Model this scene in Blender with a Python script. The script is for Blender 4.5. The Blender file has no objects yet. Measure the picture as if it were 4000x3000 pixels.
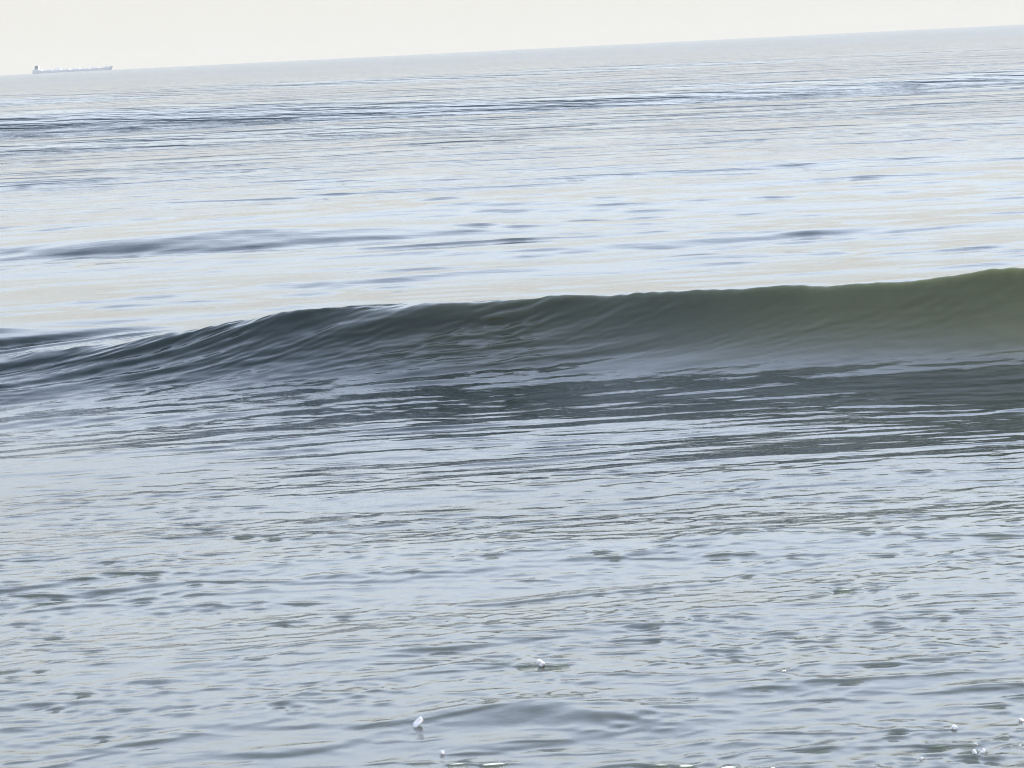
import bpy, bmesh, math, random
import numpy as np
from mathutils import Matrix, Vector

R = math.radians
scene = bpy.context.scene
COL = scene.collection

# ------------------------------------------------------------------ camera
CAM_H = 2.5
cam_d = bpy.data.cameras.new("camera")
cam = bpy.data.objects.new("camera", cam_d)
COL.objects.link(cam)
cam_d.sensor_width = 36.0
cam_d.lens = 18.0 / math.tan(R(10.0))
cam_d.clip_start = 0.1
cam_d.clip_end = 40000.0
cam.matrix_world = (Matrix.Translation((0, 0, CAM_H)) @ Matrix.Rotation(R(90 - 6.58), 4, 'X')
                    @ Matrix.Rotation(R(-2.85), 4, 'Z'))
scene.camera = cam

# ------------------------------------------------------------------ sky and sun
SUN_EL, SUN_AZ = R(48), R(62)          # azimuth measured clockwise from +Y (the view direction)
world = bpy.data.worlds.new("World")
scene.world = world
world.use_nodes = True
wn = world.node_tree
wn.nodes.clear()
sky = wn.nodes.new("ShaderNodeTexSky")
sky.sky_type = 'NISHITA'
sky.sun_disc = False
sky.sun_elevation = SUN_EL
sky.sun_rotation = SUN_AZ
sky.altitude = 0
sky.air_density = 1.0
sky.dust_density = 1.2
sky.ozone_density = 2.2
# a hazy day: a layer of bright haze (optical depth HAZE_TAU at the zenith) in front of the clear sky
HAZE_TAU = 0.22
def wmath(op, a, b=None):
    n = wn.nodes.new("ShaderNodeMath"); n.operation = op
    for i, v in enumerate((a, b)):
        if v is None: continue
        if isinstance(v, (int, float)): n.inputs[i].default_value = v
        else: wn.links.new(v, n.inputs[i])
    return n.outputs[0]
wtc = wn.nodes.new("ShaderNodeTexCoord")
wsep = wn.nodes.new("ShaderNodeSeparateXYZ")
wn.links.new(wtc.outputs["Generated"], wsep.inputs[0])
sin_el = wmath('MAXIMUM', wsep.outputs[2], 0.004)
veil = wmath('SUBTRACT', 1.0, wmath('POWER', 2.718281828, wmath('DIVIDE', -HAZE_TAU, sin_el)))
glow = wmath('ADD', 6.0, wmath('MULTIPLY', 9.5, wmath('SUBTRACT', 1.0, wmath('POWER', 2.718281828, wmath('MULTIPLY', wmath('POWER', sin_el, 3.0), -100.0)))))  # unseen haze above the low sky, brightness shaped to lift foreground reflections
clear = wn.nodes.new("ShaderNodeVectorMath"); clear.operation = 'SCALE'
clear.inputs["Scale"].default_value = 3.05
wn.links.new(sky.outputs[0], clear.inputs[0])
hz = wn.nodes.new("ShaderNodeVectorMath"); hz.operation = 'SCALE'
hz.inputs[0].default_value = (1.0, 0.990, 0.945)
wn.links.new(glow, hz.inputs["Scale"])
wmix = wn.nodes.new("ShaderNodeMix"); wmix.data_type = 'RGBA'
wn.links.new(veil, wmix.inputs[0])
wn.links.new(clear.outputs[0], wmix.inputs[6])
wn.links.new(hz.outputs[0], wmix.inputs[7])
bg = wn.nodes.new("ShaderNodeBackground")
bg.inputs["Strength"].default_value = 0.10
wo = wn.nodes.new("ShaderNodeOutputWorld")
wn.links.new(wmix.outputs[2], bg.inputs[0])
wn.links.new(bg.outputs[0], wo.inputs[0])

sun_d = bpy.data.lights.new("sun", 'SUN')
sun_d.energy = 1.5
sun_d.angle = R(10)
sun_d.color = (1.0, 0.95, 0.88)
sun = bpy.data.objects.new("sun", sun_d)
COL.objects.link(sun)
sdir = Vector((math.sin(SUN_AZ) * math.cos(SUN_EL), math.cos(SUN_AZ) * math.cos(SUN_EL), math.sin(SUN_EL)))
sun.rotation_euler = sdir.to_track_quat('Z', 'Y').to_euler()
sun.location = sdir * 60

vs = scene.view_settings
vs.view_transform = 'Standard'
vs.look = 'None'
vs.gamma = 1.0
vs.use_curve_mapping = False
vs.exposure = 0.54
scene.cycles.volume_bounces = 1
scene.cycles.max_bounces = 10
scene.cycles.use_denoising = True
scene.cycles.sample_clamp_indirect = 4.0
scene.cycles.filter_width = 1.1

# ------------------------------------------------------------------ materials
def principled(name):
    m = bpy.data.materials.new(name)
    m.use_nodes = True
    nt = m.node_tree
    return m, nt, nt.nodes["Principled BSDF"]

def water_material():
    m, nt, p = principled("sea_water")
    # clear sea water, and silty olive water with the wave's translucent glow painted in
    sa = nt.nodes.new("ShaderNodeAttribute"); sa.attribute_name = "silt_glow"
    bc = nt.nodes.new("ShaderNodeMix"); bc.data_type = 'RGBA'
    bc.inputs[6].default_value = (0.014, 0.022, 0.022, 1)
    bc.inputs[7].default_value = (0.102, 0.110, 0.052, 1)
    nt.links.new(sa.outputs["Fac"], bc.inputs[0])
    # milky shallows close to the beach, their paler colour also painting in foreground brightness
    sb = nt.nodes.new("ShaderNodeAttribute"); sb.attribute_name = "shoal"
    bd = nt.nodes.new("ShaderNodeMix"); bd.data_type = 'RGBA'
    bd.inputs[7].default_value = (0.082, 0.092, 0.086, 1)
    nt.links.new(sb.outputs["Fac"], bd.inputs[0])
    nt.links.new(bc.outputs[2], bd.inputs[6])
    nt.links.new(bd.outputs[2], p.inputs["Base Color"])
    # waves too small for the mesh far out widen the reflection
    rg_ = nt.nodes.new("ShaderNodeAttribute"); rg_.attribute_name = "blur"
    rm = nt.nodes.new("ShaderNodeMapRange")
    rm.inputs["To Min"].default_value = 0.04; rm.inputs["To Max"].default_value = 0.15
    nt.links.new(rg_.outputs["Fac"], rm.inputs["Value"])
    nt.links.new(rm.outputs[0], p.inputs["Roughness"])
    p.inputs["IOR"].default_value = 1.36
    p.inputs["Subsurface Weight"].default_value = 1.0
    p.inputs["Subsurface Radius"].default_value = (0.9, 0.95, 0.75)
    p.inputs["Subsurface Scale"].default_value = 0.30
    tc = nt.nodes.new("ShaderNodeTexCoord")
    # fine wind ripples, finer than the mesh carries
    def noise(scale, sx, sy, detail, rough=0.55):
        mp = nt.nodes.new("ShaderNodeMapping")
        mp.inputs["Scale"].default_value = (sx, sy, 1)
        nt.links.new(tc.outputs["Object"], mp.inputs["Vector"])
        n = nt.nodes.new("ShaderNodeTexNoise")
        n.inputs["Scale"].default_value = scale
        n.inputs["Detail"].default_value = detail
        n.inputs["Roughness"].default_value = rough
        nt.links.new(mp.outputs[0], n.inputs["Vector"])
        return n
    at = nt.nodes.new("ShaderNodeAttribute")
    at.attribute_name = "ripple"
    n1 = noise(9.0, 0.55, 1.0, 4.0, 0.6)
    n2 = noise(0.9, 0.2, 1.0, 4.0)
    b1 = nt.nodes.new("ShaderNodeBump")
    b1.inputs["Distance"].default_value = 0.012
    nt.links.new(n1.outputs[0], b1.inputs["Height"])
    at1 = nt.nodes.new("ShaderNodeAttribute")
    at1.attribute_name = "fine"
    nt.links.new(at1.outputs["Fac"], b1.inputs["Strength"])
    b2 = nt.nodes.new("ShaderNodeBump")
    b2.inputs["Distance"].default_value = 0.55
    nt.links.new(at.outputs["Fac"], b2.inputs["Strength"])
    nt.links.new(n2.outputs[0], b2.inputs["Height"])
    nt.links.new(b1.outputs[0], b2.inputs["Normal"])
    nt.links.new(b2.outputs[0], p.inputs["Normal"])
    return m

WATER = water_material()

# ------------------------------------------------------------------ the sea surface
rng = np.random.default_rng(11)

# rows: distance from the camera along y at the middle column, fine where the picture is fine
YC0 = 21.6
def rows():
    px = CAM_H * 2904.0
    out = []
    y = 5.0
    while y < 9.2:
        out.append(y); y += 0.05
    while y < 20.4:
        out.append(y); y += 0.5 * y * y / px
    while y < YC0 + 0.12:
        out.append(y); y += 0.0045
    step = 0.0045
    while y < 30.0:
        out.append(y); y += step; step = min(step * 1.12, 0.12)
    while y < 5600.0:
        out.append(y); y += min(max(0.5 * y * y / px, 0.12), 60.0)
    out.append(5600.0)
    return np.array(out)
rows_y = rows()
# columns: tangent of the bearing, fine across the view, coarse outside it
inner = np.linspace(-0.225, 0.225, 700)
outer = np.geomspace(0.228, 1.6, 40)
cols_t = np.concatenate([-outer[::-1], inner, outer])
NR, NC = len(rows_y), len(cols_t)
print("grid", NR, NC, NR * NC)

# the line of the wave's crest and its shape along x
cx   = np.array([-30, -14, -8,  -6,  -3.8, -2.76, -1.73, -0.7, 0.15, 1.0, 2.04, 2.9, 3.37, 3.79, 5.0, 8.0, 14, 30.0])
cH   = np.array([.10, .12, .18, .24, .33,  .44,   .60,   .64,  .62,  .654, .679, .673, .734, .725, .78, .80, .6, .3])
cw   = np.array([1.2, 1.2, 1.0, .70, .46,  .48,   .46,   .46,  .44,  .42,  .40,  .38, .36,  .36,  .36, .40, .6, 1.2])
cr   = np.array([.5,  .5,  .45, .35, .25,  .20,   .12,   .08,  .07,  .06,  .05,  .05, .045,  .045,  .05, .06, .2, .5])
def smooth_interp(x, xs, ys):
    xx = np.linspace(-31, 31, 3101)
    yy = np.interp(xx, xs, ys)
    k = np.hanning(31); k /= k.sum()
    yy = np.convolve(np.pad(yy, 15, mode='edge'), k, 'valid')
    return np.interp(x, xx, yy)
def crest_y(x):
    return 21.6 - 0.16 * np.clip(x, -12, 10)

t = cols_t[None, :].astype(np.float64)
ry = rows_y[:, None]
# rows follow the crest line near the wave and become straight far away and close by
shift = -0.16 * np.clip(t * YC0, -12, 10)
blend = np.exp(-((ry - YC0) / 6.0) ** 2)
Y = ry + shift * blend
X = t * Y
X = X.astype(np.float32); Y = Y.astype(np.float32)
dY = np.gradient(Y, axis=0)
dX = np.abs(np.gradient(X, axis=1))

def field(n, lmin, lmax, seed, stretch=1.0):
    """smooth random field about zero, spread near one"""
    g = np.random.default_rng(seed)
    out = np.zeros_like(X)
    for i in range(n):
        lam = lmin * (lmax / lmin) ** g.random()
        a = g.random() * 2 * math.pi
        k = 2 * math.pi / lam
        out += np.sin(X * np.float32(k * math.cos(a) / stretch) + Y * np.float32(k * math.sin(a)) + np.float32(g.random() * 6.283))
    return out / math.sqrt(n / 2)
def sstep(a, b, v):
    u = np.clip((v - a) / (b - a), 0, 1)
    return u * u * (3 - 2 * u)

S = crest_y(X) - Y                       # metres in front of the crest
H = smooth_interp(X, cx, cH); W = smooth_interp(X, cx, cw); RR = smooth_interp(X, cx, cr)
wob = 0.05 * np.sin(X * 1.9 + 0.6)
Sx = S + wob
sd = np.sqrt(Sx * Sx + RR * RR) - RR
front = 0.58 * np.exp(-sd / (0.86 * W)) + 0.42 * np.exp(-sd / ((2.2 + 1.1 * sstep(3.4, 1.2, X) + 0.5 * sstep(0.5, -3, X)) * W))
BB = 0.55 + 1.0 * sstep(3.0, -1.5, X)             # thinner where the wave is about to break
back = 0.7 / (1.0 + (Sx / BB) ** 2) + 0.3 / (1.0 + (Sx / 1.8) ** 2)
Z = (H * np.where(Sx > 0, front, back)).astype(np.float32)
lip = np.exp(-(Sx / np.where(Sx > 0, .10, .25)) ** 2)
Z += (lip * (0.0022 * field(16, .08, .6, 91, 1.0) + 0.008 * field(8, .5, 1.6, 92))).astype(np.float32)

# swells farther out, each a long low hump  (x, y, half length, half depth, height, skew)
swells = [(-4.6, 23.5, 2.3, .9, .28, -.16), (.15, 10.75, .42, .20, .030, -.1), (-4.2, 40.5, 2.3, 1.6, .52, -.05), (-0.5, 44, 3.0, 1.8, .20, -.06), (2.2, 50, 3.0, 2.0, .15, -.05),
          (-5.5, 60, 4, 2.4, .09, 0), (0.5, 62, 4.5, 2.4, .10, -.04), (5.5, 58, 3.5, 2.2, .10, -.04), (1.5, 74, 5, 3.0, .15, -.03),
          (-8, 84, 6, 3.5, .12, 0), (8, 92, 7, 4, .14, 0), (-3, 105, 9, 5, .15, 0), (-16, 118, 10, 6, .28, -.02), (6, 128, 12, 6, .22, 0),
          (14, 150, 16, 7, .26, 0), (-10, 165, 16, 8, .30, 0), (0, 205, 30, 10, .35, 0), (30, 190, 20, 9, .30, 0), (-35, 230, 25, 12, .35, 0),
          (20, 270, 40, 14, .35, 0), (-20, 330, 50, 18, .4, 0)]
for (sx, sy, hx, hy, hz, sk) in swells:
    if sy > 30: hx *= 1.9; hz *= 0.5
    u = (X - sx) / hx
    v = (Y - sy - sk * (X - sx)) / hy
    v = v + 0.25 * np.sin(u * 2.1 + sx)
    # steeper on the side that faces the shore
    v = np.where(v < 0, v * 1.6, v * 0.8)
    Z += (hz * np.exp(-u * u - v * v)).astype(np.float32)

# ripples and small waves: octaves of long-crested sines with chop
dxz = np.zeros_like(X); dyz = np.zeros_like(X)
ripz = np.zeros_like(X)
calm = 1.0 - 0.75 * np.exp(-((S - 1.6) / 2.0) ** 2) * sstep(-1.5, 1.5, X)     # glassy water drawn up in front of the wave
face = np.exp(-((Sx - 0.25) / 0.35) ** 2)
glassy = 1.0 - 0.85 * face * sstep(-2.2, 1.0, X)
shore = 1.0 + 0.35 * sstep(11.0, 9.6, Y)
near = sstep(32, 19, Y)
drawn = np.exp(-((S - 3.2) / 1.9) ** 2) * (0.3 + 0.7 * sstep(-3.2, -0.8, X))                 # the strip drawn flat in front of the wave: long thin ripples
mid = 1.5 - 1.05 * sstep(30, 16, Y)
streaks = np.exp(-((Sx - 0.35) / 0.55) ** 2) * sstep(1.8, -0.5, X)      # lines drawn up the lower end of the wave
chop = sstep(17, 12, Y)                                # crossing wavelets close to the shore
edge = 1.0 + 1.7 * sstep(10.6, 9.7, Y + 0.25 * field(8, .6, 2, 55))
on_face = np.exp(-((Sx - 0.2) / 0.4) ** 2)
off = 1 - 0.7 * np.exp(-((S - 0.8) / 2.5) ** 2)
open_ = 1 - 0.8 * drawn
octaves = [  # wavelength low, high, count, rms slope, spread of direction (rad), where, patch strength, ridge threshold
    (18., 42., 12, .050, .08, sstep(45, 90, Y), .6, 0),
    (8.0, 18., 14, .044, .06, sstep(33, 50, Y), .6, 0),
    (4.0, 8.0, 14, .020, .07, off * sstep(30, 40, Y), .3, 0),
    (2.0, 4.0, 18, .018, .16, off, .3, 0),
    (1.0, 2.0, 20, .020, .35, mid * calm * glassy, .5, 0),
    (.45, 1.0, 22, .024, .42, mid * calm * glassy, .6, 0),
    (.20, .45, 24, .022, .45, (1 - .6 * drawn) * calm * glassy, .6, 0),
    (.09, .20, 24, .026, .50, (1 - .6 * drawn) * calm * glassy, .6, 0),
    (.25, .60, 16, .040, .10, drawn, .6, 0),
    (.10, .25, 16, .030, .14, drawn * glassy, .6, 0),
    (.14, .50, 18, .100, .07, streaks, .5, 0),
    (.05, .14, 18, .110, .12, on_face * (0.28 + 0.72 * sstep(1.5, -0.5, X)), .6, 0),
    (.15, .45, 16, .170, .07, np.exp(-((S + 0.9) / 0.6) ** 2) * sstep(-0.9, -2.6, X), .4, 0),
    (.07, .20, 22, .046, 1.0, chop * edge, .8, 0),
    # single little crests with flat water between them
    (.10, .30, 26, .122, .42, open_ * sstep(19, 15, Y) * edge, .6, .6),
    (.25, .70, 26, .070, .36, open_ * sstep(20, 15, Y), .6, .7),
    (.50, 1.3, 18, .060, .80, sstep(10.7, 9.8, Y + 0.25 * field(8, .6, 2, 55)), .5, .3),
    (.30, .80, 20, .060, .09, drawn, .35, .7),
    (.50, 1.4, 26, .075, .17, sstep(26, 30, Y) * sstep(90, 50, Y), .35, .6),
    (1.4, 4.0, 26, .060, .10, sstep(32, 60, Y) * sstep(260, 150, Y), .2, .6),
    (4.0, 11., 24, .085, .09, sstep(80, 120, Y), .35, .6)]
for oi, (l0, l1, n, srms, spread, where, pst, ridge) in enumerate(octaves):
    h = np.zeros_like(X); ax = np.zeros_like(X); ay = np.zeros_like(X)
    on = np.nonzero((where > 0.01).any(axis=1))[0]                 # rows where it acts
    r0, r1 = on[0], on[-1] + 1
    Xr, Yr, dXr, dYr = X[r0:r1], Y[r0:r1], dX[r0:r1], dY[r0:r1]
    hr = np.zeros_like(Xr); axr = np.zeros_like(Xr); ayr = np.zeros_like(Xr)
    lmid = math.sqrt(l0 * l1); kmid = 2 * math.pi / lmid
    for i in range(n):
        lam = l0 * (l1 / l0) ** ((i + rng.random()) / n)
        k = 2 * math.pi / lam
        a = math.pi / 2 + 0.12 + rng.normal() * spread
        kx, ky = k * math.cos(a), k * math.sin(a)
        amp = (1.0 if ridge else srms / k) * math.sqrt(2.0 / n)
        # what the mesh cannot carry is left to the fine relief of the material
        cell = np.maximum(dXr * abs(math.cos(a)), dYr * abs(math.sin(a)))
        w = sstep(2.2, 4.5, lam / cell).astype(np.float32) * np.float32(amp)
        ph = Xr * np.float32(kx) + Yr * np.float32(ky) + np.float32(rng.random() * 6.283)
        s_, c_ = np.sin(ph), np.cos(ph)
        hr += w * c_
        axr -= w * s_ * np.float32(math.cos(a)); ayr -= w * s_ * np.float32(math.sin(a))
    if ridge:
        sharp = 3.0
        q = np.log1p(np.exp(np.clip(sharp * (hr - ridge), -30, 30))) / sharp
        gate = 1 / (1 + np.exp(-np.clip(sharp * (hr - ridge), -30, 30)))
        A = srms / kmid
        q = 1.6 * np.tanh(q / 1.6)
        hr = (q * A).astype(np.float32); axr = (axr * gate * A * .6).astype(np.float32); ayr = (ayr * gate * A * .6).astype(np.float32)
    h[r0:r1] = hr; ax[r0:r1] = axr; ay[r0:r1] = ayr
    g = field(12, max(l1 * 1.2, .35), max(l1 * 7, 2.5), 40 + oi, 2.2 if l1 < 3 else 9.0)
    env = np.minimum(np.exp(pst * g - 0.5 * pst * pst), 1.9)
    env = env * where
    env = env.astype(np.float32)
    Z += h * env
    if l1 <= 2.3: ripz += h * env * (1.6 if ridge else 1.0)
    dxz += ax * env; dyz += ay * env
X2 = X + dxz; Y2 = Y + dyz - 2.0 * ripz        # little waves lean towards the shore
cellmax = np.maximum(dX, dY)
ripple = sstep(0.05, 0.5, cellmax).astype(np.float32)
fine = 0.27 * np.ones_like(X).astype(np.float32)

silt_glow = np.clip(sstep(-4.5, 5.2, X + 0.35 * field(10, 1.5, 5, 77)) ** 1.8 * np.exp(-(np.maximum(S, 0) / 0.75) ** 2 - (np.minimum(S, 0) / 2.5) ** 2), 0, 1).astype(np.float32)  # sandy olive tone plus painted light through the wave's right end

blur = sstep(0.3, 40.0, cellmax).astype(np.float32)
shoal = sstep(18.0, 13.0, Y + 0.8 * field(10, 2, 6, 78)).astype(np.float32)

def grid_normals():
    P = np.stack([X2, Y2, Z], -1).astype(np.float64)
    du = np.gradient(P, axis=1); dv = np.gradient(P, axis=0)
    nrm = np.cross(du, dv)
    nrm /= np.linalg.norm(nrm, axis=-1, keepdims=True)
    return P, nrm
P, NRM = grid_normals()
idx = np.arange(NR * NC).reshape(NR, NC)

def sheet(name, quads):
    """link the quads of the grid (rows r, cols c index arrays) as one mesh"""
    used, inv = np.unique(quads.ravel(), return_inverse=True)
    q = inv.reshape(quads.shape).astype(np.int32)
    me = bpy.data.meshes.new(name)
    me.vertices.add(len(used))
    me.vertices.foreach_set("co", P.reshape(-1, 3)[used].astype(np.float32).ravel())
    me.loops.add(q.size)
    me.loops.foreach_set("vertex_index", q.ravel())
    me.polygons.add(len(q))
    me.polygons.foreach_set("loop_start", np.arange(0, q.size, 4, dtype=np.int32))
    me.update(calc_edges=True)
    me.polygons.foreach_set("use_smooth", np.ones(len(q), dtype=bool))
    for nm, arr in (("ripple", ripple), ("fine", fine), ("silt_glow", silt_glow), ("shoal", shoal), ("blur", blur)):
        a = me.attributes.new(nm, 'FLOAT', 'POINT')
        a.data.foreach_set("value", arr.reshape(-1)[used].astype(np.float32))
    me.normals_split_custom_set_from_vertices(NRM.reshape(-1, 3)[used].astype(np.float32))
    me.materials.append(WATER)
    o = bpy.data.objects.new(name, me)
    COL.objects.link(o)
    return o

quads = np.stack([idx[:-1, :-1], idx[:-1, 1:], idx[1:, 1:], idx[1:, :-1]], -1)
s_c = S[:-1, :-1]
is_wave = (s_c > -1.2) & (s_c < 1.6 * W[:-1, :-1] + 0.15) & (np.abs(X[:-1, :-1]) < 12)
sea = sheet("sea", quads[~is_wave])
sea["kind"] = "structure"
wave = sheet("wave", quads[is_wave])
wave["label"] = "smooth dark green unbroken wave rising across the middle of the sea"
wave["category"] = "wave"

# ------------------------------------------------------------------ a ship on the horizon
def flat_mat(name, col, rough=0.6, grain=0.15):
    m, nt, p = principled(name)
    n = nt.nodes.new("ShaderNodeTexNoise"); n.inputs["Scale"].default_value = 0.4 if grain < .3 else 6.0
    n.inputs["Detail"].default_value = 5
    tc = nt.nodes.new("ShaderNodeTexCoord"); nt.links.new(tc.outputs["Object"], n.inputs["Vector"])
    cr_ = nt.nodes.new("ShaderNodeValToRGB")
    cr_.color_ramp.elements[0].position = 0.3; cr_.color_ramp.elements[1].position = 0.7
    cr_.color_ramp.elements[0].color = (*[c * (1 - grain) for c in col], 1)
    cr_.color_ramp.elements[1].color = (*col, 1)
    nt.links.new(n.outputs[0], cr_.inputs[0]); nt.links.new(cr_.outputs[0], p.inputs["Base Color"])
    p.inputs["Roughness"].default_value = rough
    return m
HULL = flat_mat("hull_paint", (0.78, 0.77, 0.75), .5)
HOUSE = flat_mat("deckhouse_paint", (0.72, 0.71, 0.70), .5)
DECK = flat_mat("deck_paint", (0.72, 0.72, 0.71), .7)
DARK = flat_mat("dark_glass", (0.02, 0.025, 0.03), .2)

def part(name, bm, mat, parent):
    bmesh.ops.recalc_face_normals(bm, faces=bm.faces)
    me = bpy.data.meshes.new(name); bm.to_mesh(me); bm.free()
    me.materials.append(mat)
    o = bpy.data.objects.new(name, me); COL.objects.link(o)
    if parent is not None: o.parent = parent
    return o
def box(x0, x1, y0, y1, z0, z1, taper=0.0, bev=0.0):
    bm = bmesh.new()
    v = []
    for z, k in ((z0, 0), (z1, taper)):
        for x, y in ((x0 + k, y0 + k), (x1 - k, y0 + k), (x1 - k, y1 - k), (x0 + k, y1 - k)):
            v.append(bm.verts.new((x, y, z)))
    for f in ((0, 1, 2, 3), (7, 6, 5, 4), (0, 1, 5, 4), (1, 2, 6, 5), (2, 3, 7, 6), (3, 0, 4, 7)):
        bm.faces.new([v[i] for i in f])
    if bev: bmesh.ops.bevel(bm, geom=list(bm.edges), offset=bev, segments=2, affect='EDGES')
    return bm
def pole(x, y, z0, z1, r0, r1):
    bm = bmesh.new()
    bmesh.ops.create_cone(bm, cap_ends=True, segments=10, radius1=r0, radius2=r1, depth=z1 - z0,
                          matrix=Matrix.Translation((x, y, (z0 + z1) / 2)))
    return bm

ship = bpy.data.objects.new("cargo_ship", None)
COL.objects.link(ship)
ship.location = (-796, 5500, -0.2)
ship.scale = (1.1, 1.1, 0.9)
ship["label"] = "long low cargo ship, faint in the haze on the horizon"
ship["category"] = "ship"
bm = bmesh.new()
rings = []
for xx, half, zt, zb in ((-68, 7.5, 6.2, 1.0), (-66, 9.5, 6.2, -1), (-55, 11, 5.6, -3), (-20, 11.5, 5.0, -3), (25, 11.5, 5.2, -3),
                         (48, 10, 5.6, -3), (58, 6.5, 6.6, -3), (65, 2.4, 7.6, -2.5), (69, .3, 8.2, -1)):
    ring = []
    for a, z in ((1, zt), (1, zb + 1.5), (.8, zb), (-.8, zb), (-1, zb + 1.5), (-1, zt)):
        rake = 0 if xx < 50 or z > 2 else -(xx - 50) * .18
        ring.append(bm.verts.new((xx + rake, a * half, z)))
    rings.append(ring)
for ra, rb in zip(rings, rings[1:]):
    for i in range(6):
        j = (i + 1) % 6
        bm.faces.new((ra[i], ra[j], rb[j], rb[i]))
bm.faces.new(rings[0]); bm.faces.new(rings[-1])
part("hull", bm, HULL, ship)
part("forecastle", box(54, 66, -2.2, 2.2, 5.5, 8.6, .4), DECK, ship)
house = part("deckhouse", box(-63, -57.6, -9, 9, 5.5, 14.2, .15), HOUSE, ship)
part("poop_deck", box(-67, -53, -9, 9, 5.4, 8.0, .3), HOUSE, ship)
bridge = part("bridge", box(-62.2, -57.2, -11, 11, 14.25, 16.6, .2), HOUSE, ship)
part("bridge_window", box(-62.0, -57.4, -11.04, -10.6, 15.0, 16.0), DARK, bridge)
for zf in (9.2, 11.4, 13.0):
    for k in range(3):
        part("window", box(-62.2 + 1.6 * k, -61.2 + 1.6 * k, -9.08, -8.7, zf, zf + .8), DARK, house)
part("funnel", box(-65.6, -63.4, -1.6, 1.6, 8.0, 15.0, .3), HULL, ship)
part("radar_mast", pole(-60, 0, 16.5, 22.5, .55, .25), HOUSE, ship)
part("foremast", pole(57, 0, 8.4, 14.5, .4, .2), HOUSE, ship)
for k, (xa, zt) in enumerate(((-47, 7.4), (-32, 8.6), (-17, 7.4), (0, 7.0), (16, 7.0), (32, 7.2))):
    part("hatch_cover", box(xa, xa + 12.5, -7.5, 7.5, 4.9, zt, .5), DECK, ship)
part("deck_crane", pole(-25.5, 0, 8.4, 11.5, 1.1, .8), DECK, ship)

# ------------------------------------------------------------------ spray: drops of white water on the surface
m, nt, p = principled("white_water")
p.inputs["Base Color"].default_value = (0.96, 0.96, 0.95, 1)
p.inputs["Roughness"].default_value = 0.25
p.inputs["Subsurface Weight"].default_value = 0.3
p.inputs["Subsurface Scale"].default_value = 0.01
n = nt.nodes.new("ShaderNodeTexNoise"); n.inputs["Scale"].default_value = 160
b = nt.nodes.new("ShaderNodeBump"); b.inputs["Distance"].default_value = 0.002
nt.links.new(n.outputs[0], b.inputs["Height"]); nt.links.new(b.outputs[0], p.inputs["Normal"])
FOAM = m
flat = P.reshape(-1, 3)
def surface_z(x, y):
    r0 = max(np.searchsorted(rows_y, y - 0.5), 0); r1 = np.searchsorted(rows_y, y + 0.5)
    sub = P[r0:r1].reshape(-1, 3)
    d = (sub[:, 0] - x) ** 2 + (sub[:, 1] - y) ** 2
    near_ = np.argsort(d)[:4]
    return float(sub[near_, 2].max())
drops = [  # x, y, width, height, lean, label
    (0.063, 11.565, .028, .032, -.25, "round white drop of spray farthest out, below the middle of the picture"),
    (-0.425, 10.649, .036, .046, .50, "tall leaning white splash drop, the largest of the spray drops"),
    (-0.317, 10.237, .015, .018, .10, "small white spray drop near the bottom edge, close to the tall leaning drop"),
    (1.525, 10.202, .020, .020, -.10, "white spray drop on a dark ripple at lower right, above the close pair of drops"),
    (1.533, 9.815, .015, .020, .0, "left drop of the close pair of white drops at lower right"),
    (1.564, 9.835, .017, .021, .15, "right drop of the close pair of white drops at lower right"),
    (1.782, 10.299, .018, .014, .0, "white spray drop at the right edge of the picture"),
    (1.347, 9.800, .013, .011, .0, "tiny flat white fleck at lower right, left of the pair of drops")]
for i, (dx, dy, w_, h_, lean, lab) in enumerate(drops):
    rg = random.Random(70 + i)
    bm = bmesh.new()
    bmesh.ops.create_icosphere(bm, subdivisions=3, radius=1.0)
    ph = [rg.random() * 6.28 for _ in range(6)]
    for v in bm.verts:
        c = v.co.copy()
        k = 1 + .28 * math.sin(2.6 * c.x + ph[0]) * math.sin(3.1 * c.z + ph[1]) + .16 * math.sin(5 * c.y + ph[2] + 4 * c.z) + .12 * math.sin(6 * c.x + ph[3] - 3 * c.z)
        up = (c.z + 1) / 2
        narrow = 1 - (0.55 if h_ > .04 else .18) * up ** 1.5
        v.co = Vector((c.x * k * narrow * w_ / 2 + lean * h_ * up, c.y * k * narrow * w_ / 2, up * h_ * (0.95 + .05 * k)))
    o = part("spray_drop", bm, FOAM, None)
    for f in o.data.polygons: f.use_smooth = True
    o.location = (dx, dy, surface_z(dx, dy) - 0.22 * h_)
    o["label"] = lab
    o["category"] = "water drop"
    o["group"] = "drops of spray in the foreground"

# ------------------------------------------------------------------ sea haze
m = bpy.data.materials.new("sea_haze"); m.use_nodes = True
nt = m.node_tree; nt.nodes.clear()
pv = nt.nodes.new("ShaderNodeVolumePrincipled")
pv.inputs["Color"].default_value = (1.0, 0.97, 0.89, 1)
pv.inputs["Density"].default_value = 0.35e-4
pv.inputs["Anisotropy"].default_value = 0.0
ou = nt.nodes.new("ShaderNodeOutputMaterial")
nt.links.new(pv.outputs[0], ou.inputs["Volume"])
haze = part("haze", box(-9600, 9600, -60, 5900, -1.6, 30), m, None)
haze["kind"] = "stuff"
